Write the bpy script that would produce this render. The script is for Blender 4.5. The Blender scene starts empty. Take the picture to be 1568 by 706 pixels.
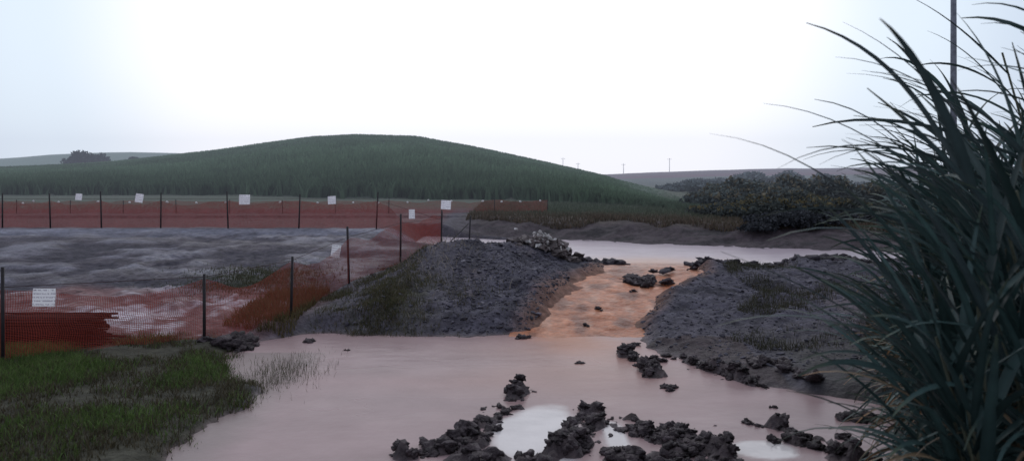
import bpy, math, numpy as np, random
from mathutils import Vector
random.seed(4); rng=np.random.default_rng(7)
sc=bpy.context.scene
sc.view_settings.view_transform='Standard'; sc.view_settings.look='None'; sc.view_settings.exposure=0
COL=sc.collection
# ---------------------------------------------------------------- helpers
def link(o,parent=None):
    COL.objects.link(o)
    if parent: o.parent=parent
    return o
def empty(name):
    e=bpy.data.objects.new(name,None); COL.objects.link(e); return e
def ss(a,b,t):
    t=np.clip((t-a)/(b-a),0,1); return t*t*(3-2*t)
def lerp(a,b,t): return a+(b-a)*t
def vnoise(x,y,seed=0):
    xi=np.floor(x).astype(np.int64); yi=np.floor(y).astype(np.int64); xf=x-xi; yf=y-yi
    def hsh(a,b):
        n=(a*374761393+b*668265263+seed*1442695041)&0xffffffff
        n=((n^(n>>13))*1274126177)&0xffffffff
        return ((n^(n>>16))&0xffff)/65535.0
    u=xf*xf*(3-2*xf); v=yf*yf*(3-2*yf)
    return lerp(lerp(hsh(xi,yi),hsh(xi+1,yi),u),lerp(hsh(xi,yi+1),hsh(xi+1,yi+1),u),v)*2-1
def fbm(x,y,o=4,seed=0):
    s=0;a=1;t=0
    for i in range(o):
        s=s+a*vnoise(x*2**i+17.3*i,y*2**i-9.1*i,seed+i); t+=a; a*=.5
    return s/t
def setcol(me,cols,name="Col"):
    at=me.color_attributes.new(name,'FLOAT_COLOR','POINT')
    c=np.ones((len(me.vertices),4),dtype=np.float32); c[:,:cols.shape[1]]=cols
    at.data.foreach_set("color",c.ravel())
def mesh_np(name,verts,faces,nper,mats,cols=None,smooth=True,parent=None):
    me=bpy.data.meshes.new(name); nv=len(verts); nf=len(faces)
    me.vertices.add(nv); me.vertices.foreach_set("co",np.asarray(verts,dtype=np.float32).ravel())
    me.loops.add(nf*nper); me.loops.foreach_set("vertex_index",np.asarray(faces,dtype=np.int32).ravel())
    me.polygons.add(nf); me.polygons.foreach_set("loop_start",np.arange(0,nf*nper,nper,dtype=np.int32))
    me.polygons.foreach_set("loop_total",np.full(nf,nper,dtype=np.int32))
    me.polygons.foreach_set("use_smooth",np.full(nf,smooth,dtype=bool))
    me.update(calc_edges=True)
    if cols is not None: setcol(me,cols)
    me.materials.append(mats)
    return link(bpy.data.objects.new(name,me),parent)
def grid_faces(nx,ny):
    i=np.arange(nx-1); j=np.arange(ny-1); I,J=np.meshgrid(i,j)
    a=(J*nx+I).ravel()
    return np.stack([a,a+1,a+nx+1,a+nx],1)
# ---------------------------------------------------------------- materials
def mat(name,base=(.2,.2,.2),rough=.8,attr=True,nscale=8,nvar=.35,bump=.3,bscale=30,spec=.3,bdist=.03,roughattr=False,transl=0,ior=1.45):
    m=bpy.data.materials.new(name); m.use_nodes=True; nt=m.node_tree; N=nt.nodes; L=nt.links
    p=N["Principled BSDF"]; p.inputs["Roughness"].default_value=rough
    p.inputs["Specular IOR Level"].default_value=spec; p.inputs["IOR"].default_value=ior
    tc=N.new("ShaderNodeTexCoord")
    n=N.new("ShaderNodeTexNoise"); n.inputs["Scale"].default_value=nscale; n.inputs["Detail"].default_value=8; n.inputs["Roughness"].default_value=.65
    L.new(tc.outputs["Object"],n.inputs["Vector"])
    mr=N.new("ShaderNodeMapRange"); mr.inputs[1].default_value=.3; mr.inputs[2].default_value=.7; mr.inputs[3].default_value=1-nvar; mr.inputs[4].default_value=1+nvar
    L.new(n.outputs["Fac"],mr.inputs[0])
    mx=N.new("ShaderNodeMix"); mx.data_type='RGBA'; mx.blend_type='MULTIPLY'; mx.inputs[0].default_value=1
    if attr:
        at=N.new("ShaderNodeAttribute"); at.attribute_name="Col"; L.new(at.outputs["Color"],mx.inputs[6])
        if roughattr: L.new(at.outputs["Alpha"],p.inputs["Roughness"])
    else: mx.inputs[6].default_value=(*base,1)
    L.new(mr.outputs[0],mx.inputs[7]); L.new(mx.outputs[2],p.inputs["Base Color"])
    if bump>0:
        b=N.new("ShaderNodeBump"); b.inputs["Strength"].default_value=bump; b.inputs["Distance"].default_value=bdist
        n2=N.new("ShaderNodeTexNoise"); n2.inputs["Scale"].default_value=bscale; n2.inputs["Detail"].default_value=6
        L.new(tc.outputs["Object"],n2.inputs["Vector"]); L.new(n2.outputs["Fac"],b.inputs["Height"]); L.new(b.outputs[0],p.inputs["Normal"])
    if transl>0:
        tr=N.new("ShaderNodeBsdfTranslucent"); L.new(mx.outputs[2],tr.inputs["Color"])
        ms=N.new("ShaderNodeMixShader"); ms.inputs[0].default_value=transl
        L.new(p.outputs[0],ms.inputs[1]); L.new(tr.outputs[0],ms.inputs[2]); L.new(ms.outputs[0],N["Material Output"].inputs[0])
    return m
M_ground=mat("wet_ground",nscale=5,nvar=.45,bump=.7,bscale=14,bdist=.06,roughattr=True,spec=.22)
M_water=mat("muddy_water",nscale=.9,nvar=.10,bump=.3,bscale=7,bdist=.02,roughattr=True,spec=.24,ior=1.33)
M_stream=mat("stream_water",nscale=5,nvar=.35,bump=.9,bscale=9,bdist=.05,roughattr=True,spec=.22,ior=1.33)
M_clod=mat("mud_clod",nscale=9,nvar=.5,bump=1,bscale=26,bdist=.05,rough=.6,spec=.2)
M_stone=mat("gravel_stone",nscale=9,nvar=.4,bump=.4,bscale=40,bdist=.01,rough=.75,spec=.2)
M_grass=mat("grass_blade",nscale=2,nvar=.3,bump=0,rough=.7,transl=.25,spec=.15)
M_leaf=mat("cane_leaf",nscale=3,nvar=.25,bump=0,rough=.45,transl=.2,spec=.35)
M_bush=mat("bush_leaf",nscale=1.5,nvar=.35,bump=0,rough=.9,transl=.15,spec=.1)
M_hillc=mat("hill_cane",nscale=.15,nvar=.2,bump=0,rough=.9,transl=.25,spec=.1)
M_post=mat("steel_post",base=(.025,.022,.025),attr=False,rough=.6,nscale=20,bump=.2)
M_pole=mat("timber_pole",base=(.17,.18,.21),attr=False,rough=.9,nscale=6,bump=.3)
M_rust=mat("rusty_rebar",base=(.035,.011,.011),attr=False,rough=.8,nscale=14,nvar=.5,bump=.3)
M_cap=mat("white_plastic",base=(.8,.79,.79),attr=False,rough=.5,nscale=20,nvar=.1,bump=0,transl=.3)
def sign_mat():
    m=bpy.data.materials.new("sign_paper"); m.use_nodes=True; nt=m.node_tree; N=nt.nodes; L=nt.links; p=N["Principled BSDF"]
    tc=N.new("ShaderNodeUVMap"); mp=N.new("ShaderNodeMapping"); mp.inputs["Scale"].default_value=(14,5,1); L.new(tc.outputs[0],mp.inputs[0])
    sp=N.new("ShaderNodeSeparateXYZ"); L.new(mp.outputs[0],sp.inputs[0])
    fr=N.new("ShaderNodeMath"); fr.operation='FRACT'; L.new(sp.outputs[1],fr.inputs[0])
    g=N.new("ShaderNodeMath"); g.operation='COMPARE'; g.inputs[1].default_value=.5; g.inputs[2].default_value=.2; L.new(fr.outputs[0],g.inputs[0])
    n=N.new("ShaderNodeTexNoise"); n.inputs["Scale"].default_value=1.2; L.new(mp.outputs[0],n.inputs["Vector"])
    g2=N.new("ShaderNodeMath"); g2.operation='GREATER_THAN'; g2.inputs[1].default_value=.47; L.new(n.outputs["Fac"],g2.inputs[0])
    mu=N.new("ShaderNodeMath"); mu.operation='MULTIPLY'; L.new(g.outputs[0],mu.inputs[0]); L.new(g2.outputs[0],mu.inputs[1])
    mx=N.new("ShaderNodeMix"); mx.data_type='RGBA'; mx.inputs[6].default_value=(.88,.88,.92,1); mx.inputs[7].default_value=(.5,.47,.55,1)
    L.new(mu.outputs[0],mx.inputs[0]); L.new(mx.outputs[2],p.inputs["Base Color"]); p.inputs["Roughness"].default_value=.4
    tr=N.new("ShaderNodeBsdfTranslucent"); L.new(mx.outputs[2],tr.inputs["Color"]); ms=N.new("ShaderNodeMixShader"); ms.inputs[0].default_value=.5
    L.new(p.outputs[0],ms.inputs[1]); L.new(tr.outputs[0],ms.inputs[2]); L.new(ms.outputs[0],N["Material Output"].inputs[0])
    return m
M_sign=sign_mat()
def net_mat(name,col,cov,cell=.055):
    m=bpy.data.materials.new(name); m.use_nodes=True; nt=m.node_tree; N=nt.nodes; L=nt.links
    N.remove(N["Principled BSDF"]); uv=N.new("ShaderNodeUVMap"); sp=N.new("ShaderNodeSeparateXYZ"); L.new(uv.outputs[0],sp.inputs[0])
    outs=[]
    for k,(c,w) in enumerate(((cell,cov),(cell*.8,cov*1.1))):
        d=N.new("ShaderNodeMath"); d.operation='DIVIDE'; d.inputs[1].default_value=c; L.new(sp.outputs[k],d.inputs[0])
        f=N.new("ShaderNodeMath"); f.operation='FRACT'; L.new(d.outputs[0],f.inputs[0])
        g=N.new("ShaderNodeMath"); g.operation='LESS_THAN'; g.inputs[1].default_value=w; L.new(f.outputs[0],g.inputs[0]); outs.append(g)
    mxm=N.new("ShaderNodeMath"); mxm.operation='MAXIMUM'; L.new(outs[0].outputs[0],mxm.inputs[0]); L.new(outs[1].outputs[0],mxm.inputs[1])
    n=N.new("ShaderNodeTexNoise"); n.inputs["Scale"].default_value=1.3; n.inputs["Detail"].default_value=4; L.new(uv.outputs[0],n.inputs["Vector"])
    cr=N.new("ShaderNodeMix"); cr.data_type='RGBA'; cr.inputs[6].default_value=(*[c*.5 for c in col],1); cr.inputs[7].default_value=(*[min(1,c*1.4) for c in col],1); L.new(n.outputs["Fac"],cr.inputs[0])
    df=N.new("ShaderNodeBsdfDiffuse"); tl=N.new("ShaderNodeBsdfTranslucent"); L.new(cr.outputs[2],df.inputs[0]); L.new(cr.outputs[2],tl.inputs[0])
    a=N.new("ShaderNodeMixShader"); a.inputs[0].default_value=.3; L.new(df.outputs[0],a.inputs[1]); L.new(tl.outputs[0],a.inputs[2])
    t=N.new("ShaderNodeBsdfTransparent"); b=N.new("ShaderNodeMixShader"); L.new(mxm.outputs[0],b.inputs[0]); L.new(t.outputs[0],b.inputs[1]); L.new(a.outputs[0],b.inputs[2])
    L.new(b.outputs[0],N["Material Output"].inputs[0]); return m
M_net=net_mat("orange_barrier_net",(.31,.06,.045),.20,.032)
M_net2=net_mat("orange_barrier_net_faded",(.28,.075,.068),.22,.045)
# ---------------------------------------------------------------- terrain
EYE=3.0
def itp(v,xs,ys): return np.interp(v,xs,ys)
def streamx(y): return itp(y,[13,14.5,15.7,17,18.5,20,22],[1.2,1.3,1.75,2.15,3.1,3.75,3.9])
def streamw(y): return itp(y,[13,14.5,15.7,17,18.5,20,22],[.85,.85,1.0,1.05,1.4,1.1,1.2])
def streamz(y): return itp(y,[12,14.3,15.7,17,18.5,20,21],[-.02,.01,.2,.36,.54,.69,.715])
def farshore(x): return 28.6-.47*np.clip(x,-4,14)
def nearshore(x): return itp(x,[-4,-1,1.3,3],[25.5,23,21.5,20.7])
RIDGES=[[(.15,10.7),(-.12,9.86),(-.31,9.1),(-.5,8.4),(-1.2,8.15)],[(1.12,9.9),(.93,9.2),(.69,8.4),(.4,8.0)],
 [(1.46,9.3),(1.64,8.7),(2.15,8.95),(2.2,8.2),(1.7,8.05),(1.2,8.0)],[(3.2,9.1),(3.3,8.5),(3.6,8.0)],[(1.95,13.0),(2.05,12.2),(2.15,11.5)],
 [(2.9,12.2),(3.3,11.6),(3.5,10.9)]]
RW=[.17,.17,.24,.15,.13,.13]
def segdist(x,y,p,q):
    px,py=p;qx,qy=q; dx=qx-px;dy=qy-py
    t=np.clip(((x-px)*dx+(y-py)*dy)/(dx*dx+dy*dy),0,1)
    return np.hypot(x-px-t*dx,y-py-t*dy)
def tab(l): 
    return [ (u-784)/1150 for u,v in l],[ (275-v)/1150 for u,v in l]
MAIN=tab([(-900,262),(-200,262),(0,259),(170,252),(270,242),(330,236),(400,226),(480,216),(550,213),(640,216),(720,229),(800,245),(870,259),(930,270),(1000,291),(1060,307),(1110,326),(1160,345)])
LEFT=tab([(-1200,262),(-200,250),(0,245),(70,238),(130,235),(200,234),(330,237),(420,250),(520,270)])
RIGHT=tab([(700,275),(800,272),(870,268),(930,268),(1000,265),(1150,260),(1290,258),(1568,255),(2600,262)])
def hill(x,y):
    a=x/np.maximum(y,1)
    z0=1.35
    Yf=itp(a,[-1,-.5,0,.1,.28],[75,75,62,50,36]); Yc=itp(a,[-1,-.6,-.35,-.1,.05,.12,.2,.28],[130,140,165,165,150,120,80,52])
    zc=EYE+itp(a,*MAIN)*Yc; s=(y-Yf)/(Yc-Yf)
    f=np.where(s<1,np.sin(np.clip(s,0,1)*math.pi/2)**.9,1-.9*ss(0,1,(s-1)*1.0))
    A=z0+(zc-z0)*f
    z1=z0+(EYE+itp(a,*LEFT)*300-z0)*np.where(y<300,ss(190,300,y),1-ss(300,700,y)); z1=np.where(a<-.22,z1,z0)
    z2=z0+(EYE+itp(a,*RIGHT)*340-z0)*np.where(y<340,ss(150,340,y)**.8,1-.3*ss(340,900,y))
    return A,z1,z2
def Hfull(x,y):
    x=np.asarray(x,float); y=np.asarray(y,float)
    Zs=.13+.072*np.clip(y-13,0,14.5)+.01*np.clip(y-27,0,8)
    lawn=.10*ss(-4,-7,x)*(1-ss(12,14,y)); Zs=Zs+lawn
    rm=fbm(x*1.3,y*1.3,3,5)
    Zm=.12+1.22*np.clip((y-14.1)/5.6,0,1)**.85*(1-.55*ss(20,22,y)); 
    wm=ss(-4.5+.25*np.clip(y-15,0,6),-2.8+.25*np.clip(y-15,0,6),x+.3*rm)*(1-ss(-.4,1.9,x+.2*rm))*(1-ss(21,23,y))
    Zr=.13+.60*ss(12,20,y+.8*rm)+.14*fbm(x*.7,y*.7,3,8)*ss(13,15,y)
    right=ss(-1.0,1.4,x)
    Z=lerp(Zs,np.where(x>-3,np.maximum(Zr,.13),Zs),right)
    Z=lerp(Z,np.maximum(Z,Zm),wm)
    fs=farshore(x)+.5*fbm(x*.5,y*0,2,3); near=nearshore(x)+.35*fbm(x*1.1,y*0+3,3,9)
    lip=right*.12*ss(19,20,y)*(1-ss(20.6,21.2,y))*(.6+fbm(x*1.4,y*0,3,6)); Z=Z+lip
    tr=ss(near-.35,near+.5,y)*(1-ss(fs-.5,fs+.3,y))*ss(-4.6,-3.0,x)
    Z=lerp(Z,.5,tr)
    bank=ss(-3,-1,x)*ss(fs-.3,fs+.3,y); bz=.7+.68*ss(fs,fs+4.5,y+.7*rm)
    Z=lerp(Z,bz,bank)
    Z=np.where(y>38,1.36,Z)
    A,B,C=hill(x,y); hz_=np.maximum(np.maximum(A,B),C)
    Z=np.where(y>34,np.maximum(Z,hz_),Z)
    c=1-ss(streamw(y)*.8,streamw(y)+.5,np.abs(x-streamx(y)+.35*fbm(x*0+1,y*1.6,3,31)))
    c=c*ss(13.2,14.4,y)*(1-ss(20.6,21.3,y))
    Z=lerp(Z,streamz(y)-.07,c)
    xl=itp(y,[5,7,8.1,9.45,10,10.6,11.5,12.5,13.5,14.6],[-3.4,-3.5,-3.6,-3.4,-3.2,-3.45,-4.0,-4.5,-4.8,-4.4])
    xr=itp(y,[5,8.1,9.2,10,10.5,11.3,12.8,14,15],[3.6,3.9,4.2,4.5,3.9,3.2,2.45,2.1,2])
    d=np.minimum(np.minimum(x-xl,xr-x),14.1+.35*ss(.3,.8,x)+.35*fbm(x*.55,y*0,2,77)-y)+.6*fbm(x*.9,y*.9,4,12)
    k=ss(-.25,.9,-d); Z=lerp(-.13,Z,k)
    rg=np.zeros_like(Z); wob=.3*fbm(x*2.2,y*2.2,3,40)
    for R,w in zip(RIDGES,RW):
        for p,q in zip(R[:-1],R[1:]):
            dd=segdist(x,y,p,q)+wob
            rg=np.maximum(rg,np.exp(-(np.maximum(dd,0)/w)**2))
    near8=ss(8.6,7.7,y+.5*fbm(x*1.5,y*1.5,3,4))*ss(-1.4,-.6,x)*(1-ss(2.1,2.5,x))*.8
    rg=np.maximum(rg,near8)
    bumpy=np.clip(.18+.20*fbm(x*3.5,y*3.5,2,41)+.10*fbm(x*9,y*9,3,42),0,.3)
    Z=Z+rg*bumpy
    Z=Z+1.3*(1-ss(1,6.5,y))
    Z=Z+.35*ss(4.3,6.5,x)*(1-ss(9,13,y))
    nearm=1-ss(35,60,y)
    rough=.35+wm*1.0+right*.9*ss(12,13.5,y)*(1-ss(20,30,y)) 
    gul=np.abs(fbm(x*2.2,y*.5,3,23))
    Z=Z+nearm*(.06*fbm(x*1.8,y*1.8,4,20)*rough*k-.10*(.3-gul)*wm*k*ss(14.3,15.5,y)+.045*fbm(x*7,y*7,3,22)*rough*(k*.8+.2)*(1-.8*c))
    sm=(1-ss(-5,-3.5,x))*ss(14,16,y)*(1-ss(26,28,y)); Z=Z+sm*(.11*fbm(x*1.1+y*.55,y*1.1-x*.35,4,50)+.05*fbm(x*4,y*4,3,51))
    Z=Z+ss(45,80,y)*.3*fbm(x*.06,y*.06,4,60)
    return Z
def grow(a0,step,g,end):
    o=[];a=a0
    while a<end: step*=g; a+=step; o.append(a)
    return o
gx=np.array([-v for v in grow(10,.07,1.07,900)][::-1]+list(np.arange(-10,8,.055))+grow(8,.07,1.07,900))
gy=np.array([-v for v in grow(-5,.3,1.3,60)][::-1]+list(np.arange(-5,5.5,.25))+list(np.arange(5.6,22,.05))+list(np.arange(22,36,.13))+grow(36,.15,1.045,1200))
X,Y=np.meshgrid(gx,gy); X=X.ravel(); Y=Y.ravel(); Z=Hfull(X,Y); ZG=Z.reshape(len(gy),len(gx))
def H(x,y):
    x=np.asarray(x,float);y=np.asarray(y,float)
    i=np.clip(np.searchsorted(gx,x)-1,0,len(gx)-2); j=np.clip(np.searchsorted(gy,y)-1,0,len(gy)-2)
    u=(x-gx[i])/(gx[i+1]-gx[i]); v=(y-gy[j])/(gy[j+1]-gy[j])
    return lerp(lerp(ZG[j,i],ZG[j,i+1],u),lerp(ZG[j+1,i],ZG[j+1,i+1],u),v)
def hz(x,y): return float(H(x,y))
def C(*c): return np.array(c)[None,:]
def blend(c,new,m): return c+(new-c)*np.clip(m,0,1)[:,None]
col=np.repeat(C(.078,.071,.088),len(X),0)
n1=fbm(X*.7,Y*.7,4,70); n2=fbm(X*2.5,Y*2.5,4,71); n3=fbm(X*.15,Y*.15,3,72); nf=fbm(X*9,Y*9,2,77)
left=1-ss(-5.2+.3*np.clip(Y-14,0,6),-4.2+.3*np.clip(Y-14,0,6),X)
col=blend(col,C(.088,.078,.092),left)
st=fbm(X*1.1+Y*.55,Y*1.1-X*.35,4,50); st2=fbm(X*.4,Y*1.6,4,53)
col=blend(col,C(.15,.145,.18),left*ss(.0,.45,.6*st+.6*st2)*ss(15,18,Y)*.85)
col=blend(col,C(.045,.042,.056),left*ss(.05,-.35,st)*ss(15,18,Y)*.85)
rz=left*ss(13.0,13.6,Y)*(1-ss(16.3,18.0,Y+n1*1.6))
wet_shine=np.maximum(rz*ss(.1,.45,n2+.3*st2)*.7, np.maximum(ss(1.25,.5,np.hypot((X+7.7)/.75,(Y-15.1)/.6)+.9*n2),ss(1.2,.5,np.hypot((X+10.4)/1.1,(Y-14.6)/.45)+.9*n2))*left)
col=blend(col,C(.17,.085,.085),rz*.85); col=blend(col,C(.38,.33,.38),wet_shine)  # wet patches, their pale shine painted into the soil colour
col=blend(col,C(.21,.22,.28),left*ss(25.0,27,Y+n2*1.2)*(1-ss(27.4,27.9,Y))*.6)  # grey-blue water sheen painted along the far edge of the mud
col=blend(col,C(.12,.055,.058),(1-ss(-3.6,-2.6,X))*ss(27.6,28.6,Y)*(1-ss(40,46,Y)))
col=blend(col,C(.06,.07,.045),left*np.exp(-(((X+6.1)/1.4)**2+((Y-18.8)/1.1)**2))*.9*ss(-.3,.3,n2+.2))
lawn=ss(-3.3,-3.7,X+.5*n1)*(1-ss(13.3,13.9,Y+.6*n2))
col=blend(col,C(.05,.048,.035),lawn)
mg=np.exp(-(((X+2.6)/1.2)**2+((Y-15.6)/1.3)**2)); col=blend(col,C(.06,.058,.045),mg*1.1*ss(-.5,.2,n2))
mm=ss(-1.8,-.8,X)*(1-ss(20,22,Y))*ss(14,14.6,Y)
col=blend(col,C(.072,.068,.09),mm*.6); col=blend(col,C(.036,.034,.044),mm*ss(.0,.4,n2+.4*n1)*.8); col=blend(col,C(.12,.10,.11),mm*ss(.1,.5,-n1+.4*n2)*.7)
sd=np.abs(X-streamx(Y)); stm=(1-ss(streamw(Y)*1.0,streamw(Y)+.7,sd))*ss(13.5,14.5,Y)*(1-ss(20.5,21.5,Y))
col=blend(col,C(.20,.11,.08),stm*.9)
fs=farshore(X); bk=ss(-3,-1,X)*ss(fs-.4,fs+.1,Y)*(1-ss(fs+3,fs+4.6,Y+n1))
col=blend(col,C(.055,.043,.05),bk); col=blend(col,C(.03,.026,.03),bk*ss(.0,.4,fbm(X*1.2,Y*3,3,75)))
pl=ss(-3,-1,X)*ss(fs+2.5,fs+4.2,Y+n1); col=blend(col,C(.085,.07,.06),pl); 
col=blend(col,C(.08,.095,.07),ss(38,46,Y+2*n1)*.9)
A,B,Cc=hill(X,Y)
hm=ss(1.38,1.9,A)*(Y>34); hc=C(.085,.125,.09)+n3[:,None]*C(.014,.02,.014)+(fbm(X*.05,Y*.12,3,91))[:,None]*C(.02,.028,.02)  # hill green has distance haze mixed into the colour
isA=(A>=B-.05)&(A>=Cc-.05)&(Y>34)
col=np.where(isA[:,None]&(hm>0)[:,None],blend(col,hc,hm),col)
isB=(B>A+.05)&(B>=Cc)&(Y>150); col=np.where(isB[:,None],C(.10,.15,.115)+n3[:,None]*.012,col)
isC=(Cc>A+.05)&(Cc>=B)&(Y>100); fb=fbm(X*.01,Y*.03,3,92); col=np.where(isC[:,None],C(.085,.055,.065)+n3[:,None]*.012+fb[:,None]*C(.02,-.01,0),col)
col=np.where((isC&(Y<230))[:,None],C(.065,.08,.07)+n3[:,None]*.01,col)
under=ss(.05,-.02,Z)*(Y<15); col=blend(col,C(.13,.10,.10),under)
rmask=((Y<13.5)&(X>-2)&(X<4)); col=np.where(rmask[:,None],blend(col,C(.06,.046,.05),ss(-.02,.05,Z)),col)
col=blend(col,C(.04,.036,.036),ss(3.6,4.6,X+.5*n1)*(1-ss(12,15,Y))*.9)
col=col*(1+.3*nf*(1-ss(25,40,Y)))[:,None]
rough=np.full(len(X),.85); rough=lerp(rough,.55,left*ss(14,16,Y)*(1-ss(27,29,Y))*ss(-.1,.4,st)); rough=lerp(rough,.3,np.clip(wet_shine,0,1)); rough=lerp(rough,.6,np.clip(ss(.25,0,Z)*(Y<15),0,1)*(1-lawn)); rough=np.where(Y>36,1,rough)
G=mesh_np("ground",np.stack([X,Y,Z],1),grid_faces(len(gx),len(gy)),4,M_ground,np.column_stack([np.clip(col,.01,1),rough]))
# ---------------------------------------------------------------- water
def sheet(name,x0,x1,y0,y1,st,zf,colf,m):
    a=np.arange(x0,x1,st); b=np.arange(y0,y1,st); x,y=np.meshgrid(a,b); x=x.ravel();y=y.ravel()
    return mesh_np(name,np.stack([x,y,zf(x,y)],1),grid_faces(len(a),len(b)),4,m,colf(x,y))
def pc(x,y):
    n=fbm(x*.8,y*1.6,4,101); nb=fbm(x*.35,y*.9,3,105); c=np.repeat(C(.315,.222,.225),len(x),0)+n[:,None]*C(.05,.042,.042)+nb[:,None]*C(.06,.046,.045)
    r=np.full(len(x),.3)+.1*nb
    o=np.exp(-(((x-1.15-.15*(14-y)+.5*n)/.9)**2+((y-14.2+.6*nb)/1.7)**2)); c=blend(c,C(.44,.185,.105),o*1.15)
    c=blend(c,C(.37,.22,.185),.7*np.exp(-(((x-1.0+.8*nb)/1.7)**2+((y-12)/2.0)**2)))
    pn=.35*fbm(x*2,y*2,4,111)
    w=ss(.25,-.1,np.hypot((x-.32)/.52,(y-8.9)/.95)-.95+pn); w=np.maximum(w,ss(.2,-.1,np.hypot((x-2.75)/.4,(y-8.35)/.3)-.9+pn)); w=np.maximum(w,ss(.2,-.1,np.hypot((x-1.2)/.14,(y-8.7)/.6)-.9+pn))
    c=blend(c,C(.66,.62,.61),w*.95); r=lerp(r,.06,w)  # pale patches: bright sky reflection painted into the water colour
    g=ss(-2.9,-3.6,x+.3*n)*(y<13); c=blend(c,C(.18,.155,.145),g*.6)
    return np.column_stack([c,r])
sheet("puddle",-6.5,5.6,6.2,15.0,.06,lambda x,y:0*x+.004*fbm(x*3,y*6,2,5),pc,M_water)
def uc(x,y):
    n=fbm(x*.4,y*1.2,4,121); c=np.repeat(C(.42,.35,.39),len(x),0)+n[:,None]*.05
    c=blend(c,C(.44,.25,.18),np.exp(-(((x-3.8)/1.8)**2+((y-20.8)/1.2)**2)))
    return np.column_stack([c,np.full(len(x),.25)])
def uz(x,y): return .72-.7*ss(-.7,-1.7,y-nearshore(x))*ss(2.4,1.2,x)-.7*ss(-3.5,-4.0,x)-.05*ss(20.9,20.3,y)
sheet("flooded_track",-4.4,24,20.3,31,.12,uz,uc,M_water)
ns=150; nw=50; yy=np.linspace(13.3,21.0,ns); tt=np.linspace(-1,1,nw); T,S=np.meshgrid(tt,yy); T=T.ravel();S=S.ravel()
sx=streamx(S)+T*(streamw(S)+.5); rip=fbm(sx*3,S*3,4,130)
sz=streamz(S)-.012+.05*rip*ss(14,15,S)*(1-ss(19.8,20.8,S))-.02*(1-ss(13.3,14.2,S))
cs=np.repeat(C(.42,.165,.09),len(sx),0)+rip[:,None]*C(.16,.10,.07); cs=blend(cs,C(.17,.08,.06),ss(.1,.45,fbm(sx*2.2,S*1.4,4,133))*.8)
cs=blend(cs,C(.52,.32,.24),ss(.2,.5,fbm(sx*4,S*1.5,3,134))*.5)
cs=blend(cs,C(.42,.24,.18),ss(18.5,20.5,S)*.7)
mesh_np("muddy_stream",np.stack([sx,S,sz],1),grid_faces(nw,ns),4,M_stream,np.column_stack([np.clip(cs,.02,1),np.full(len(sx),.35)]))
# ---------------------------------------------------------------- lumps
import bmesh
def ico(sub):
    bm=bmesh.new(); bmesh.ops.create_icosphere(bm,subdivisions=sub,radius=1)
    v=np.array([p.co[:] for p in bm.verts]); f=np.array([[q.index for q in p.verts] for p in bm.faces]); bm.free(); return v,f
I1=ico(1);I2=ico(2);I3=ico(3)
def lumps(name,items,m,parent=None,smooth=True):
    V=[];F=[];CC=[];o=0
    for (x,y,z,a,b,c,co,I,amp) in items:
        v,f=I; off=rng.uniform(-50,50,2)
        if I is I1: d=1+amp*rng.uniform(-.8,.8,len(v))
        else:
            d=1+amp*(fbm(v[:,0]*1.5+off[0]+v[:,2],v[:,1]*1.5+off[1]-v[:,2]*1.3,3,7))+amp*.6*vnoise(v[:,0]*4+off[1],v[:,1]*4+v[:,2]*5,3)
        w=v*d[:,None]*np.array([a,b,c]); th=rng.uniform(0,6.28); ct,st_=math.cos(th),math.sin(th)
        w=np.stack([w[:,0]*ct-w[:,1]*st_,w[:,0]*st_+w[:,1]*ct,w[:,2]+.3*w[:,0]*rng.normal(0,.6)],1)+np.array([x,y,z])
        V.append(w);F.append(f+o);o+=len(v); CC.append(np.repeat(np.array(co)[None,:]*rng.uniform(.6,1.3),len(v),0))
    return mesh_np(name,np.concatenate(V),np.concatenate(F),3,m,np.concatenate(CC),smooth,parent)
it=[]; mudc=(.062,.049,.054)
for R,w in zip(RIDGES,RW):
    for p,q in zip(R[:-1],R[1:]):
        L=math.hypot(q[0]-p[0],q[1]-p[1])
        for i in range(int(L*80)+4):
            t=rng.random(); x=lerp(p[0],q[0],t)+rng.normal(0,w*.8); y=lerp(p[1],q[1],t)+rng.normal(0,w*.9)
            zt=hz(x,y)
            if zt<-.06 and rng.random()<.75: continue
            r=min(abs(rng.normal(.0,.028))+.010,.08)
            it.append((x,y,max(zt,-.02)+r*.1,r*1.3,r,r*.75,mudc,I3 if r>.05 else I2,.9))
for i in range(160):
    x=rng.uniform(-1.3,2.3);y=rng.uniform(7.7,8.4); r=rng.uniform(.02,.07)
    if hz(x,y)>.0: it.append((x,y,hz(x,y)+r*.2,r*1.2,r,r*.8,mudc,I2,.9))
for (cx,cy,s,n) in [(-3.75,13.9,.09,5),(1.13,12.3,.07,5),(2.26,10.8,.10,7),(.14,14.15,.12,7),(-4.95,13.4,.28,26),(3.1,18.2,.3,20),(2.2,13.6,.12,4),(2.75,17.4,.1,3),(1.9,16,.1,3),(1.5,15,.08,3),(2.7,12.6,.15,5),(4.3,9.4,.2,8),(3.9,8.7,.1,4),(4.3,11,.25,9),(3.9,11.6,.25,9),(-2.9,13.2,.05,3),(2.9,9.3,.08,3),(3.4,9.9,.06,3)]:
    for i in range(n):
        x=cx+rng.normal(0,s*.7); y=cy+rng.normal(0,s*.6); r=rng.uniform(.2,.55)*s*.8+.012
        zb=max(hz(x,y),0 if y<14.3 else -9)
        if 14<y<20.6 and abs(x-float(streamx(y)))<float(streamw(y)): zb=float(streamz(y))-.01
        it.append((x,y,zb+r*.1,r*1.3,r,r*.7,mudc,I2 if r<.05 else I3,.9))
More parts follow.
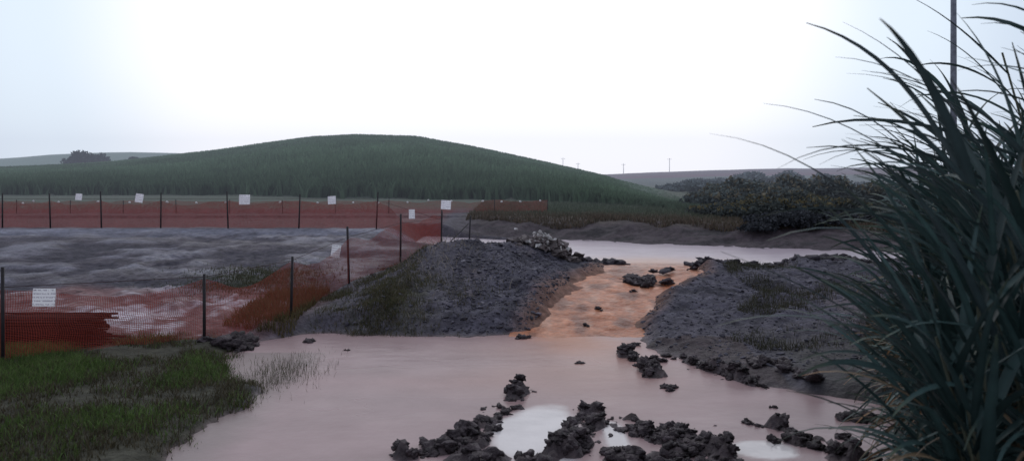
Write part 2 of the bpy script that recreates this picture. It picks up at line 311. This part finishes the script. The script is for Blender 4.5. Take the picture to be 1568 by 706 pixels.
for (x0,y0,x1,y1,n,s) in [(1.5,20.4,3.0,20.6,34,.13),(4.6,20.1,7.5,20.2,50,.09),(7.5,20.3,11,20.6,50,.12),(3.7,19.0,4.6,19.6,8,.08)]:
    for i in range(n):
        t=rng.random(); x=lerp(x0,x1,t)+rng.normal(0,.1); y=lerp(y0,y1,t)+rng.normal(0,.15); r=rng.uniform(.3,1.1)*s
        it.append((x,y,max(.68,hz(x,y))+r*.1,r*1.7,r,r*.7,(.05,.042,.052),I2,1.0))
lumps("mud_clods",it,M_clod)
rub=empty("rubble_heap"); it=[]
for i in range(130):
    x=1.0+rng.normal(0,.38); y=20.5+rng.normal(0,.3); dd=math.hypot(x-1.0,y-20.5); r=rng.uniform(.05,.15)
    it.append((x,y,hz(x,y)+max(0,.46-dd*.5)*rng.uniform(.3,1.1)+.02,r*1.2,r,r*.75,(.12,.10,.10),I2,1.0))
lumps("rocks",it,M_stone,rub,False); it=[]
for i in range(46):
    x=.8+rng.normal(0,.25); y=20.05+rng.normal(0,.12); r=rng.uniform(.025,.075)
    it.append((x,y,hz(x,y)+rng.uniform(.05,.45),r*1.5,r*.6,r,(.55,.53,.52),I1,.6))
lumps("pale_debris",it,M_stone,rub,False)
it=[]
while len(it)<9000:
    if rng.random()<.6: x=rng.uniform(-3.6,1.4); y=rng.uniform(14.1,20.6)
    else: x=rng.uniform(1.8,9); y=rng.uniform(11.5,20.5)
    if abs(x-float(streamx(y)))<float(streamw(y))+.1: continue
    if x<-1.4 and rng.random()<.7: continue
    r=min(.06,.008+rng.exponential(.011)); g=rng.uniform(.7,1.3); it.append((x,y,0,r*1.3,r,r*.7,(.07*g,.066*g,.084*g) if rng.random()<.95 else (.15,.14,.16),I1,.5))
zz=H(np.array([i[0] for i in it]),np.array([i[1] for i in it]))
it=[(i[0],i[1],z)+i[3:] for i,z in zip(it,zz) if z>.05]
lumps("gravel",it,M_stone,None,False)
# ---------------------------------------------------------------- blades
def blades(name,x,y,z,h,w,cols,m,lean=.5,seg=3,parent=None,dirs=None):
    n=len(x); az=rng.uniform(0,2*math.pi,n); la=rng.uniform(0,2*math.pi,n) if dirs is None else dirs; le=rng.uniform(.1,1,n)*lean
    V=np.zeros((n,seg*2+1,3)); 
    for k in range(seg+1):
        t=k/seg; ox=np.cos(la)*le*h*t**2; oy=np.sin(la)*le*h*t**2; zz=z+h*t*(1-.25*le*t); ww=w*(1-t)**.6*.5
        if k<seg:
            V[:,2*k]=np.stack([x+ox-np.cos(az)*ww,y+oy-np.sin(az)*ww,zz],1); V[:,2*k+1]=np.stack([x+ox+np.cos(az)*ww,y+oy+np.sin(az)*ww,zz],1)
        else: V[:,2*k]=np.stack([x+ox,y+oy,zz],1)
    b=(np.arange(n)*(seg*2+1))[:,None]; F=[]
    for k in range(seg-1):
        F.append(np.concatenate([b+2*k,b+2*k+1,b+2*k+3],1)); F.append(np.concatenate([b+2*k,b+2*k+3,b+2*k+2],1))
    k=seg-1; F.append(np.concatenate([b+2*k,b+2*k+1,b+2*k+2],1))
    return mesh_np(name,V.reshape(-1,3),np.concatenate(F),3,m,np.repeat(cols,seg*2+1,axis=0),True,parent)
def tint(n,c1,c2,var=.3):
    t=rng.random(n)[:,None]; return (np.array(c1)*(1-t)+np.array(c2)*t)*rng.uniform(1-var,1+var,(n,1))
x=rng.uniform(-9.5,-2.7,90000); y=rng.uniform(6.8,14,90000); nn=fbm(x*.9,y*.9,4,200); z=H(x,y)
e=-3.6+.6*fbm(x*0,y*1.5,3,201)
dens=ss(.35,-.8,x-e+.5*fbm(x*2.5,y*2.5,3,202))*(1-ss(13.0,13.8,y))*ss(-.5,.15,nn+.1); keep=(rng.random(len(x))<dens)&(z>-.09); x,y,z,nn=x[keep],y[keep],z[keep],nn[keep]
cg=tint(len(x),(.075,.13,.035),(.12,.17,.055)); brown=(rng.random(len(x))<(.15+.7*ss(.15,-.3,nn)+.5*ss(-5,-3.6,x)))[:,None]; cg=np.where(brown,tint(len(x),(.095,.078,.048),(.065,.06,.038)),cg)
blades("lawn_grass",x,y,z-.01,rng.uniform(.04,.12,len(x))*(1+.5*nn)+.02,rng.uniform(.008,.018,len(x)),cg,M_grass,.9)
x=rng.normal(-3.6,.33,1500); y=rng.normal(11.6,.6,1500); z=np.maximum(H(x,y),-.05)
blades("marsh_grass",x,y,z,rng.uniform(.06,.18,1500),np.full(1500,.008),tint(1500,(.08,.09,.05),(.13,.12,.08)),M_grass,.5)
n=26000; x=np.concatenate([rng.normal(-2.7,.95,n//2),rng.uniform(-4.9,-2.2,n//2)]); y=np.concatenate([rng.normal(15.6,1.0,n//2),rng.uniform(14.2,20.5,n//2)])
nn=fbm(x*1.2,y*1.2,3,210); k=(y>14.15)&(rng.random(n)<ss(-.4,.4,nn+.1))&(x>itp(y,[13,15,18,20.5,22],[-5.5,-4.5,-4.0,-3.2,-2.9])); x,y,nn=x[k],y[k],nn[k]; z=H(x,y)
blades("mound_grass",x,y,z-.01,rng.uniform(.04,.14,len(x)),rng.uniform(.007,.016,len(x)),tint(len(x),(.06,.072,.036),(.11,.085,.052)),M_grass,1.1)
n=5000; x=rng.normal(-6.2,.8,n); y=rng.normal(18.6,.8,n); z=H(x,y); blades("weeds",x,y,z,rng.uniform(.04,.1,n),rng.uniform(.01,.02,n),tint(n,(.065,.08,.045),(.10,.085,.06)),M_grass,.8)
n=4000; x=rng.uniform(-5.5,-4.2,n); y=rng.uniform(14.2,17.5,n); z=H(x,y); blades("fence_line_grass",x,y,z,rng.uniform(.06,.26,n),rng.uniform(.01,.02,n),tint(n,(.09,.085,.04),(.14,.10,.05)),M_grass,.7)
n=45000; x=rng.uniform(-2,22,n); t=rng.random(n); y=farshore(x)+2.8+t**1.5*22+1.2*fbm(x*.5,x*0,3,5); z=H(x,y)
cc=tint(n,(.09,.078,.055),(.13,.095,.075)); cc=blend(cc,tint(n,(.08,.10,.07),(.10,.12,.085)),ss(.1,.5,t))
blades("verge_grass",x,y,z-.02,rng.uniform(.08,.28,n),rng.uniform(.02,.06,n),cc,M_grass,.7)
n=220; x=rng.normal(-1.9,.7,n); y=rng.normal(18.6,1.1,n); z=H(x,y)
blades("dry_stalks",x,y,z+.02,rng.uniform(.1,.45,n),np.full(n,.014),tint(n,(.26,.22,.18),(.14,.12,.10)),M_grass,2.2)
# hill cane
n=120000; a=rng.uniform(-.95,.29,n); Yf=itp(a,[-1,-.5,0,.1,.28],[75,75,62,50,36]); Yc=itp(a,[-1,-.6,-.35,-.1,.05,.12,.2,.28],[130,140,165,165,150,120,80,52])
s=rng.random(n)**1.25*1.04; y=Yf+(Yc-Yf)*s+2*fbm(a*40,a*0,3,9)
y=np.where(rng.random(n)<.2,np.round(y/2.2)*2.2+rng.normal(0,.2,n),y)
x=a*y; z=H(x,y); nn=fbm(x*.04,y*.09,3,91); n5=fbm(x*.3,y*.3,3,95)
hc=tint(n,(.105,.165,.10),(.135,.205,.128),.10)*(1+.30*nn+.10*n5)[:,None]; low=ss(.22,.0,s); hc=hc*(1-.35*low)[:,None]; hc=blend(hc,tint(n,(.12,.145,.115),(.13,.15,.12),.1),ss(.12,.26,a)*.6)  # cane tints include haze, greyer towards the right
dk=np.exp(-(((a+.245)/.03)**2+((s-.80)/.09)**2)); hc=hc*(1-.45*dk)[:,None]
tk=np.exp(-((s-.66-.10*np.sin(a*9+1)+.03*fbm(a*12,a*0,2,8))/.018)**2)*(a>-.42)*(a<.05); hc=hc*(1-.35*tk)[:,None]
hh=lerp(1.7,.5,ss(0,.6,s))*rng.uniform(.5,1.1,n)*lerp(1,.3,ss(.02,.2,a))
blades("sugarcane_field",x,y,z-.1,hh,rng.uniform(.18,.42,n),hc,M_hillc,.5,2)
# ---------------------------------------------------------------- bushes
def bush(name,blobs,nleaf,size,c1,c2,top=None):
    P=[];Cc=[]
    vol=np.array([b[3]*b[4]*b[5] for b in blobs])**.7; pr=vol/vol.sum()
    for b,p in zip(blobs,pr):
        k=int(nleaf*p)+5; d=rng.normal(size=(k,3)); d/=np.linalg.norm(d,axis=1)[:,None]; d[:,2]=np.where(d[:,2]<-.3,-d[:,2],d[:,2])
        off=rng.uniform(-9,9,2); lum=fbm(d[:,0]*2.2+off[0]+d[:,2],d[:,1]*2.2+off[1]+d[:,2]*1.5,3,5)
        r=rng.random(k)**.35*(1+.35*lum)
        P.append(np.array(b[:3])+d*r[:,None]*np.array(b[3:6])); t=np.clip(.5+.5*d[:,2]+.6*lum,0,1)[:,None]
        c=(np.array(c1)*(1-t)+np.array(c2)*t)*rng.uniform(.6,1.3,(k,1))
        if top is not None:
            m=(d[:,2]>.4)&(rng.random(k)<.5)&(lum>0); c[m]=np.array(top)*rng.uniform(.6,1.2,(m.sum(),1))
        Cc.append(c)
    P=np.concatenate(P);Cc=np.concatenate(Cc);n=len(P)
    u=rng.normal(size=(n,3));u/=np.linalg.norm(u,axis=1)[:,None]; v=np.cross(u,rng.normal(size=(n,3))); v/=np.linalg.norm(v,axis=1)[:,None]
    sz=(size*rng.uniform(.5,1.3,n))[:,None]; V=np.stack([P-u*sz,P-v*sz*.5,P+u*sz,P+v*sz*.5],1).reshape(-1,3)
    F=np.arange(n*4).reshape(-1,4)
    return mesh_np(name,V,F,4,M_bush,np.repeat(np.clip(Cc,.005,1),4,axis=0),False)
def clump(cx,cy,w,d,top,n,rr=.9):
    o=[]
    for i in range(n):
        x=cx+rng.uniform(-.5,.5)*w; y=cy+rng.uniform(-.5,.5)*d; z=hz(x,y); h=max(.4,(top-z)*rng.uniform(.6,1.0)*(1-.5*abs((x-cx)/(w*.5))**2.5))
        o.append((x,y,z+h*.35,max(h*.6,rr*rng.uniform(.6,1.1)),rr,h*.55))
    return o
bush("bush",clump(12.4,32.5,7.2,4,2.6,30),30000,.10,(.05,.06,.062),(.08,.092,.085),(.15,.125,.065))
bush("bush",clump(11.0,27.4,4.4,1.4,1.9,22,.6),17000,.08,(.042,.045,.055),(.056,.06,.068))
bush("bush",clump(16.5,41,12,6,3.7,26,1.4),24000,.14,(.085,.10,.105),(.11,.13,.125),(.16,.14,.10))  # from here on paler and bluer: distance haze put into leaf colours
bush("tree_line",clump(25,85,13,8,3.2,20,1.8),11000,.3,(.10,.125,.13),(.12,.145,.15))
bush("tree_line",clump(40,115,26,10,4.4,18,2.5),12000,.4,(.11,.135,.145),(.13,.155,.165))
bush("bush",clump(-93,165,8,4,9.6,16,1.5),9000,.35,(.03,.042,.045),(.045,.062,.06))
bush("bush",clump(-83,165,5,3,8.2,8,.8),3000,.3,(.045,.06,.06),(.06,.08,.075))
# ---------------------------------------------------------------- cylinders, fences
def cyl(name,p,q,r0,r1,m,parent,n=8):
    p=Vector(p);q=Vector(q);d=(q-p);L=d.length; bm=bmesh.new()
    bmesh.ops.create_cone(bm,cap_ends=True,segments=n,radius1=r0,radius2=r1,depth=L)
    bm.transform(d.to_track_quat('Z','Y').to_matrix().to_4x4())
    for v in bm.verts: v.co+=(p+q)/2
    me=bpy.data.meshes.new(name); bm.to_mesh(me); bm.free(); me.materials.append(m)
    for pl in me.polygons: pl.use_smooth=len(pl.vertices)==4
    return link(bpy.data.objects.new(name,me),parent)
def net(name,pts,hgt,m,parent,step=.12,base=.03,sag=.08):
    rows=10; V=[];UV=[];u0=0; P=[]
    for i,(p,q) in enumerate(zip(pts[:-1],pts[1:])):
        L=math.hypot(q[0]-p[0],q[1]-p[1]); k=max(2,int(L/step))
        for j in range(k+(1 if i==len(pts)-2 else 0)):
            t=j/k; P.append((lerp(p[0],q[0],t),lerp(p[1],q[1],t),u0+L*t,4*t*(1-t),min(1,L/2.5)))
        u0+=L
    nx=len(P); px=np.array([a[0] for a in P]);py=np.array([a[1] for a in P]); g=H(px,py); g=np.convolve(np.pad(g,4,mode='edge'),np.ones(9)/9,'valid')
    uu=np.array([a[2] for a in P]); sg=np.array([a[3] for a in P])*np.array([a[4] for a in P])
    for r in range(rows+1):
        t=r/rows; bul=(.11*fbm(uu*1.1,uu*0+t*3,3,300))*sg
        zt=g+base+hgt*t-sag*sg*t*(1+.9*fbm(uu*.6,uu*0,2,9))+.05*fbm(uu*2,uu*0+r,2,17)*sg
        V.append(np.stack([px+bul*.6,py+bul,zt],1)); UV.append(np.stack([uu,np.full(nx,hgt*t)],1))
    V=np.concatenate(V);UV=np.concatenate(UV); F=grid_faces(nx,rows+1)
    o=mesh_np(name,V,F,4,m,None,True,parent); l=o.data.uv_layers.new(name="UVMap"); l.data.foreach_set("uv",UV[F.ravel()].astype(np.float32).ravel()); return o
def post(parent,x,y,h,i,r=.022):
    z=hz(x,y); lx,ly=rng.normal(0,.03,2); h*=rng.uniform(.96,1.05)
    cyl("post_%d"%i,(x,y,z-.3),(x+lx*h,y+ly*h*.5,z+h),r,r*.9,M_post,parent)
def wire(name,pts,zoff,parent,r=.005):
    for i,(p,q) in enumerate(zip(pts[:-1],pts[1:])):
        cyl("%s_%d"%(name,i+1),(p[0],p[1],hz(*p)+zoff),(q[0],q[1],hz(*q)+zoff),r,r,M_rust,parent,5)
f1=empty("barrier_fence")
near=[(-13.5,10.2),(-7.73,11.4),(-5.45,13.3),(-4.42,15.0),(-3.9,18.0),(-3.05,20.5),(-2.32,24.5)]
hs=[1.4,1.4,1.2,1.25,1.32,1.32,1.33]
for i,(p,h) in enumerate(zip(near,hs)): post(f1,p[0],p[1],h,i+1,.028 if i<4 else .03)
net("netting",near,1.06,M_net,f1,sag=.18); wire("wire",near,1.12,f1)
f2=empty("barrier_fence")
far=[(-25,28.5),(-21.5,28.3),(-19,28),(-17.2,28),(-15.3,28),(-13.1,28),(-10.5,27.8),(-7.9,27.8),(-5.0,27.6),(-2.32,24.5)]
for i,p in enumerate(far[:-1]): post(f2,p[0],p[1],1.3,i+1,.028)
net("netting",far,1.0,M_net2,f2,sag=.16); wire("wire",far,1.08,f2)
post(f2,-1.47,25.3,1.3,20,.03); cyl("brace",(-2.3,24.6,hz(-2.3,24.6)+.15),(-1.47,25.3,hz(-1.47,25.3)+1.0),.018,.018,M_post,f2)
f3=empty("barrier_fence")
back=[(-34+2.55*i,36+.02*i) for i in range(15)]
for i,p in enumerate(back): post(f3,p[0],p[1],.66,i+1,.02)
net("netting",back,.6,M_net2,f3)
itc=[]
for x in [-23.4,-22.9,-21.7,-19.8,-18.3,-16.5,-15.1,-13.7,-11.1,-9.3,-7.6,-6.4,-5.0,-4.0,-2.9,-1.4,-.5,.4,1.35]:
    itc.append((x,35.93,hz(x,36)+.56+rng.normal(0,.03),.07,.05,.05,(.9,.9,.9),I1,.1))
lumps("caps",itc,M_cap,f3)
# ---------------------------------------------------------------- signs
def sign(x,y,zc,w,h,yaw=0,roll=0):
    s=empty("warning_sign"); s.location=(x,y,zc); s.rotation_euler=(math.radians(-4),math.radians(roll),math.radians(yaw))
    n=6; V=[]
    for j in range(n+1):
        for i in range(n+1):
            a=i/n-.5;b=j/n-.5; V.append((a*w,-.02-.03*math.cos(a*3)*h+.02*math.sin(b*5+a*3)*h,b*h))
    f=grid_faces(n+1,n+1); o=mesh_np("board",np.array(V),f,4,M_sign,None,True,s)
    l=o.data.uv_layers.new(name="UVMap"); uv=np.array([(i/n,j/n) for j in range(n+1) for i in range(n+1)]); l.data.foreach_set("uv",uv[f.ravel()].astype(np.float32).ravel())
    for k in (-.4,.4):
        cyl("tie",(k*w,-.03,h*.42),(k*w,.06,h*.46),.004,.004,M_post,s,5)
for a in [(-16.04,27.82,2.345,.24,.24,0,4),(-13.8,27.82,2.30,.28,.32,5,8),(-9.83,27.62,2.25,.40,.36,0,0),(-6.62,27.62,2.23,.30,.29,-5,-4),(-2.14,24.32,2.17,.32,.29,10,4),
          (-2.82,21.12,2.02,.17,.26,20,0),(-4.09,17.42,1.34,.21,.28,25,10),(-6.92,11.12,1.255,.32,.26,5,1)]: sign(*a)
# ---------------------------------------------------------------- rebar stack
rb=empty("rebar_stack"); k=0
for r in range(11):
    for c in range(7):
        y=12.6+c*.09+rng.normal(0,.02); z=.2+r*.045+rng.normal(0,.006); k+=1
        cyl("bar_%d"%k,(-10.6+rng.normal(0,.1),y,z+rng.normal(0,.01)),(-7.0+rng.normal(0,.12)-.01*r,y,z),.018,.018,M_rust,rb,6)
for i,x in enumerate((-9.8,-8.8,-7.6)): cyl("tie_bar_%d"%(i+1),(x,12.55,.14),(x,12.55,.7),.014,.014,M_rust,rb,6); cyl("bearer_%d"%(i+1),(x,12.4,.19),(x,13.3,.19),.03,.03,M_rust,rb,6)
# ---------------------------------------------------------------- utility poles
def upole(x,y,h,r,arm=1.8):
    e=empty("utility_pole"); z=hz(x,y); cyl("pole",(x,y,z-.5),(x,y,z+h),r,r*.75,M_pole,e,12)
    cyl("crossarm",(x-arm/2,y-.05,z+h-.5),(x+arm/2,y-.05,z+h-.5),r*.4,r*.4,M_pole,e,6)
    for k in (-.45,0,.45): cyl("insulator",(x+k*arm,y-.05,z+h-.5),(x+k*arm,y-.05,z+h-.25),r*.35,r*.2,M_pole,e,6)
upole(14.7,25,9.6,.11)
for x,h in ((22.4,7.5),(29,5),(69.2,6),(49,4.5)): upole(x,330,h,.13)
# ---------------------------------------------------------------- foreground sugarcane
LV=[];LF=[];LC=[];lo=0
def leaf(p,az,el,L,W,droop,colr,twist=0):
    global lo
    seg=12; pos=np.array(p,float); rings=[]; ds=L/seg
    for k in range(seg+1):
        t=k/seg; e=el-droop*t**1.7; d=np.array([math.cos(az)*math.cos(e),math.sin(az)*math.cos(e),math.sin(e)])
        side=np.array([d[1],-d[0],0]); side/=max(1e-6,math.hypot(side[0],side[1])); up=np.cross(side,d)
        tw=twist*t; s2=side*math.cos(tw)+up*math.sin(tw); u2=np.cross(s2,d)
        w=W*min(1,.45+t*3)*max(.02,(1-t))**.65*.5
        rings+= [pos-s2*w+u2*w*.35,pos.copy(),pos+s2*w+u2*w*.35]; pos=pos+d*ds; az+=rng.normal(0,.015)
    LV.extend(rings)
    for k in range(seg):
        a=lo+3*k; LF.append((a,a+1,a+4,a+3)); LF.append((a+1,a+2,a+5,a+4))
    for k in range(seg+1):
        c=np.array(colr)*(1+.1*(k%2))
        if k>seg-2: c=c*np.array([1.6,1.2,.9])
        LC.extend([c,c*1.35,c])
    lo+=3*(seg+1)
cane=empty("sugarcane_plant"); stalks=[]; pos=[]
for i in range(130):
    y=rng.uniform(4.3,10.5); x=.54*y+.3+abs(rng.normal(0,.85)); pos.append((x,y))
for i,(x,y) in enumerate(pos):
    z=hz(x,y); e_=x-.54*y-.3; hgt=rng.uniform(.7,1.8)+1.3*min(1.6,max(0,e_)); lx,ly=rng.normal(-.14,.12),rng.normal(0,.1)
    top=np.array([x+lx*hgt,y+ly*hgt,z+hgt]); stalks.append(((x,y,z-.1),tuple(top)))
    n=rng.integers(14,19)
    for j in range(n):
        f=.08+.92*(j/n); p=np.array([x,y,z])*(1-f)+top*f
        az=rng.uniform(0,2*math.pi) if rng.random()<.45 else rng.normal(math.pi,.7)
        if f>.55: el=rng.uniform(.75,1.4); L=rng.uniform(1.0,1.7); dr=rng.uniform(.4,1.6)
        else: el=rng.uniform(.2,1.1); L=rng.uniform(.8,1.5); dr=rng.uniform(1.0,2.2)
        g=rng.uniform(.5,1.5); c=(.034*g,.062*g,.060*g)
        if f<.5 and rng.random()<.3: c=(.13*g,.095*g,.06*g)
        leaf(p,az,el,L,rng.uniform(.045,.095),dr,c,rng.normal(0,.6))
for i in range(50):
    y=rng.uniform(4.6,7.5); x=.60*y+rng.uniform(0,1.0); leaf((x,y,hz(x,y)+rng.uniform(1.2,2.9)),rng.normal(math.pi,.35),rng.uniform(.5,1.2),rng.uniform(1.4,2.3),rng.uniform(.06,.10),rng.uniform(.3,1.3),(.042,.064,.068),rng.normal(0,.5))
mesh_np("leaves",np.array(LV),np.array(LF),4,M_leaf,np.array(LC),True,cane)
M_stalk=mat("cane_stalk",base=(.05,.055,.035),attr=False,rough=.6,nscale=12)
for i,(p,q) in enumerate(stalks): cyl("stalk_%d"%(i+1),p,q,.018,.01,M_stalk,cane,7)
n=16000; y=rng.uniform(5,15,n); x=.44*y+.5+abs(rng.normal(0,1.1,n))+.5*fbm(y*.8,y*0,3,2); z=H(x,y)
k=(z>.02)&(rng.random(n)<ss(-.3,.3,fbm(x,y,3,88)+.1)); x,y,z=x[k],y[k],z[k]; m_=len(x); blades("undergrowth",x,y,z,rng.uniform(.08,.4,m_),rng.uniform(.01,.022,m_),tint(m_,(.035,.045,.03),(.08,.06,.04)),M_grass,1.2)
n=12000; y=rng.uniform(12.5,20,n); x=.30*y+.2+rng.exponential(1.8,n)+.8*fbm(y,y*0,3,6); z=H(x,y); k=rng.random(n)<ss(-.2,.3,fbm(x*.9,y*.9,3,89)); x,y,z=x[k],y[k],z[k]; m_=len(x)
blades("bank_grass",x,y,z,rng.uniform(.04,.2,m_),rng.uniform(.008,.016,m_),tint(m_,(.05,.055,.035),(.08,.07,.05)),M_grass,1.2)
# ---------------------------------------------------------------- mist over the far fields
mm_=bpy.data.materials.new("mist"); mm_.use_nodes=True; nt=mm_.node_tree; N=nt.nodes; L=nt.links; N.remove(N["Principled BSDF"])
ab=N.new("ShaderNodeVolumeAbsorption"); ab.inputs["Color"].default_value=(0,0,0,1); ab.inputs["Density"].default_value=.0012
em=N.new("ShaderNodeEmission"); em.inputs["Color"].default_value=(.50,.55,.70,1); em.inputs["Strength"].default_value=.0012  # mist glows by itself in place of scattering daylight
ad=N.new("ShaderNodeAddShader"); L.new(ab.outputs[0],ad.inputs[0]); L.new(em.outputs[0],ad.inputs[1]); L.new(ad.outputs[0],N["Material Output"].inputs["Volume"])
bm=bmesh.new(); bmesh.ops.create_cube(bm,size=1)
for v in bm.verts: v.co=Vector((v.co.x*1700,28+(v.co.y+.5)*420,-3+(v.co.z+.5)*30))
me=bpy.data.meshes.new("mist"); bm.to_mesh(me); bm.free(); me.materials.append(mm_); link(bpy.data.objects.new("mist",me))
# ---------------------------------------------------------------- world + sun
w=bpy.data.worlds.new("World"); sc.world=w; w.use_nodes=True; nt=w.node_tree; N=nt.nodes; L=nt.links
bg=N["Background"]; out=N["World Output"]
sky=N.new("ShaderNodeTexSky"); sky.sky_type='NISHITA'; sky.sun_disc=False; sky.sun_elevation=math.radians(50); sky.sun_rotation=math.radians(2)
hs_=N.new("ShaderNodeHueSaturation"); hs_.inputs["Saturation"].default_value=.5; L.new(sky.outputs[0],hs_.inputs["Color"]); L.new(hs_.outputs[0],bg.inputs["Color"])
bg.inputs["Strength"].default_value=.02
tc=N.new("ShaderNodeTexCoord"); nm=N.new("ShaderNodeVectorMath"); nm.operation='NORMALIZE'; L.new(tc.outputs["Generated"],nm.inputs[0])
dp=N.new("ShaderNodeVectorMath"); dp.operation='DOT_PRODUCT'; g=Vector((-.05,.97,.16)).normalized(); dp.inputs[1].default_value=g; L.new(nm.outputs[0],dp.inputs[0])
no=N.new("ShaderNodeTexNoise"); no.inputs["Scale"].default_value=1.6; no.inputs["Detail"].default_value=3; L.new(nm.outputs[0],no.inputs["Vector"])
ma=N.new("ShaderNodeMath"); ma.operation='MULTIPLY_ADD'; ma.inputs[1].default_value=.08; L.new(no.outputs["Fac"],ma.inputs[0]); L.new(dp.outputs["Value"],ma.inputs[2])
cr=N.new("ShaderNodeValToRGB"); L.new(ma.outputs[0],cr.inputs[0]); e=cr.color_ramp; e.interpolation='EASE'
e.elements[0].position=.0; e.elements[0].color=(.40,.43,.52,1); e.elements[1].position=.99; e.elements[1].color=(.97,.96,1.0,1)
a=e.elements.new(.80); a.color=(.46,.54,.66,1); a=e.elements.new(.91); a.color=(.66,.75,.84,1)
bg2=N.new("ShaderNodeBackground"); bg2.inputs["Strength"].default_value=1.08; L.new(cr.outputs[0],bg2.inputs["Color"])
ad=N.new("ShaderNodeAddShader"); L.new(bg.outputs[0],ad.inputs[0]); L.new(bg2.outputs[0],ad.inputs[1]); L.new(ad.outputs[0],out.inputs[0])
sl=bpy.data.lights.new("sun","SUN"); sl.energy=.55; sl.angle=math.radians(40); sl.color=(1,.96,.92); so=bpy.data.objects.new("sun",sl); COL.objects.link(so)
so.rotation_euler=Vector((-.02,.64,.77)).to_track_quat('Z','Y').to_euler(); so.location=(0,20,30)
# ---------------------------------------------------------------- camera
cd=bpy.data.cameras.new("camera"); cd.sensor_width=36; cd.lens=26.4; cd.shift_y=-.05; cd.clip_end=3000; cd.clip_start=.05
cd.dof.use_dof=True; cd.dof.focus_distance=18; cd.dof.aperture_fstop=1.6
cam=bpy.data.objects.new("camera",cd); COL.objects.link(cam); cam.location=(0,0,EYE); cam.rotation_euler=(math.radians(90),0,0); sc.camera=cam
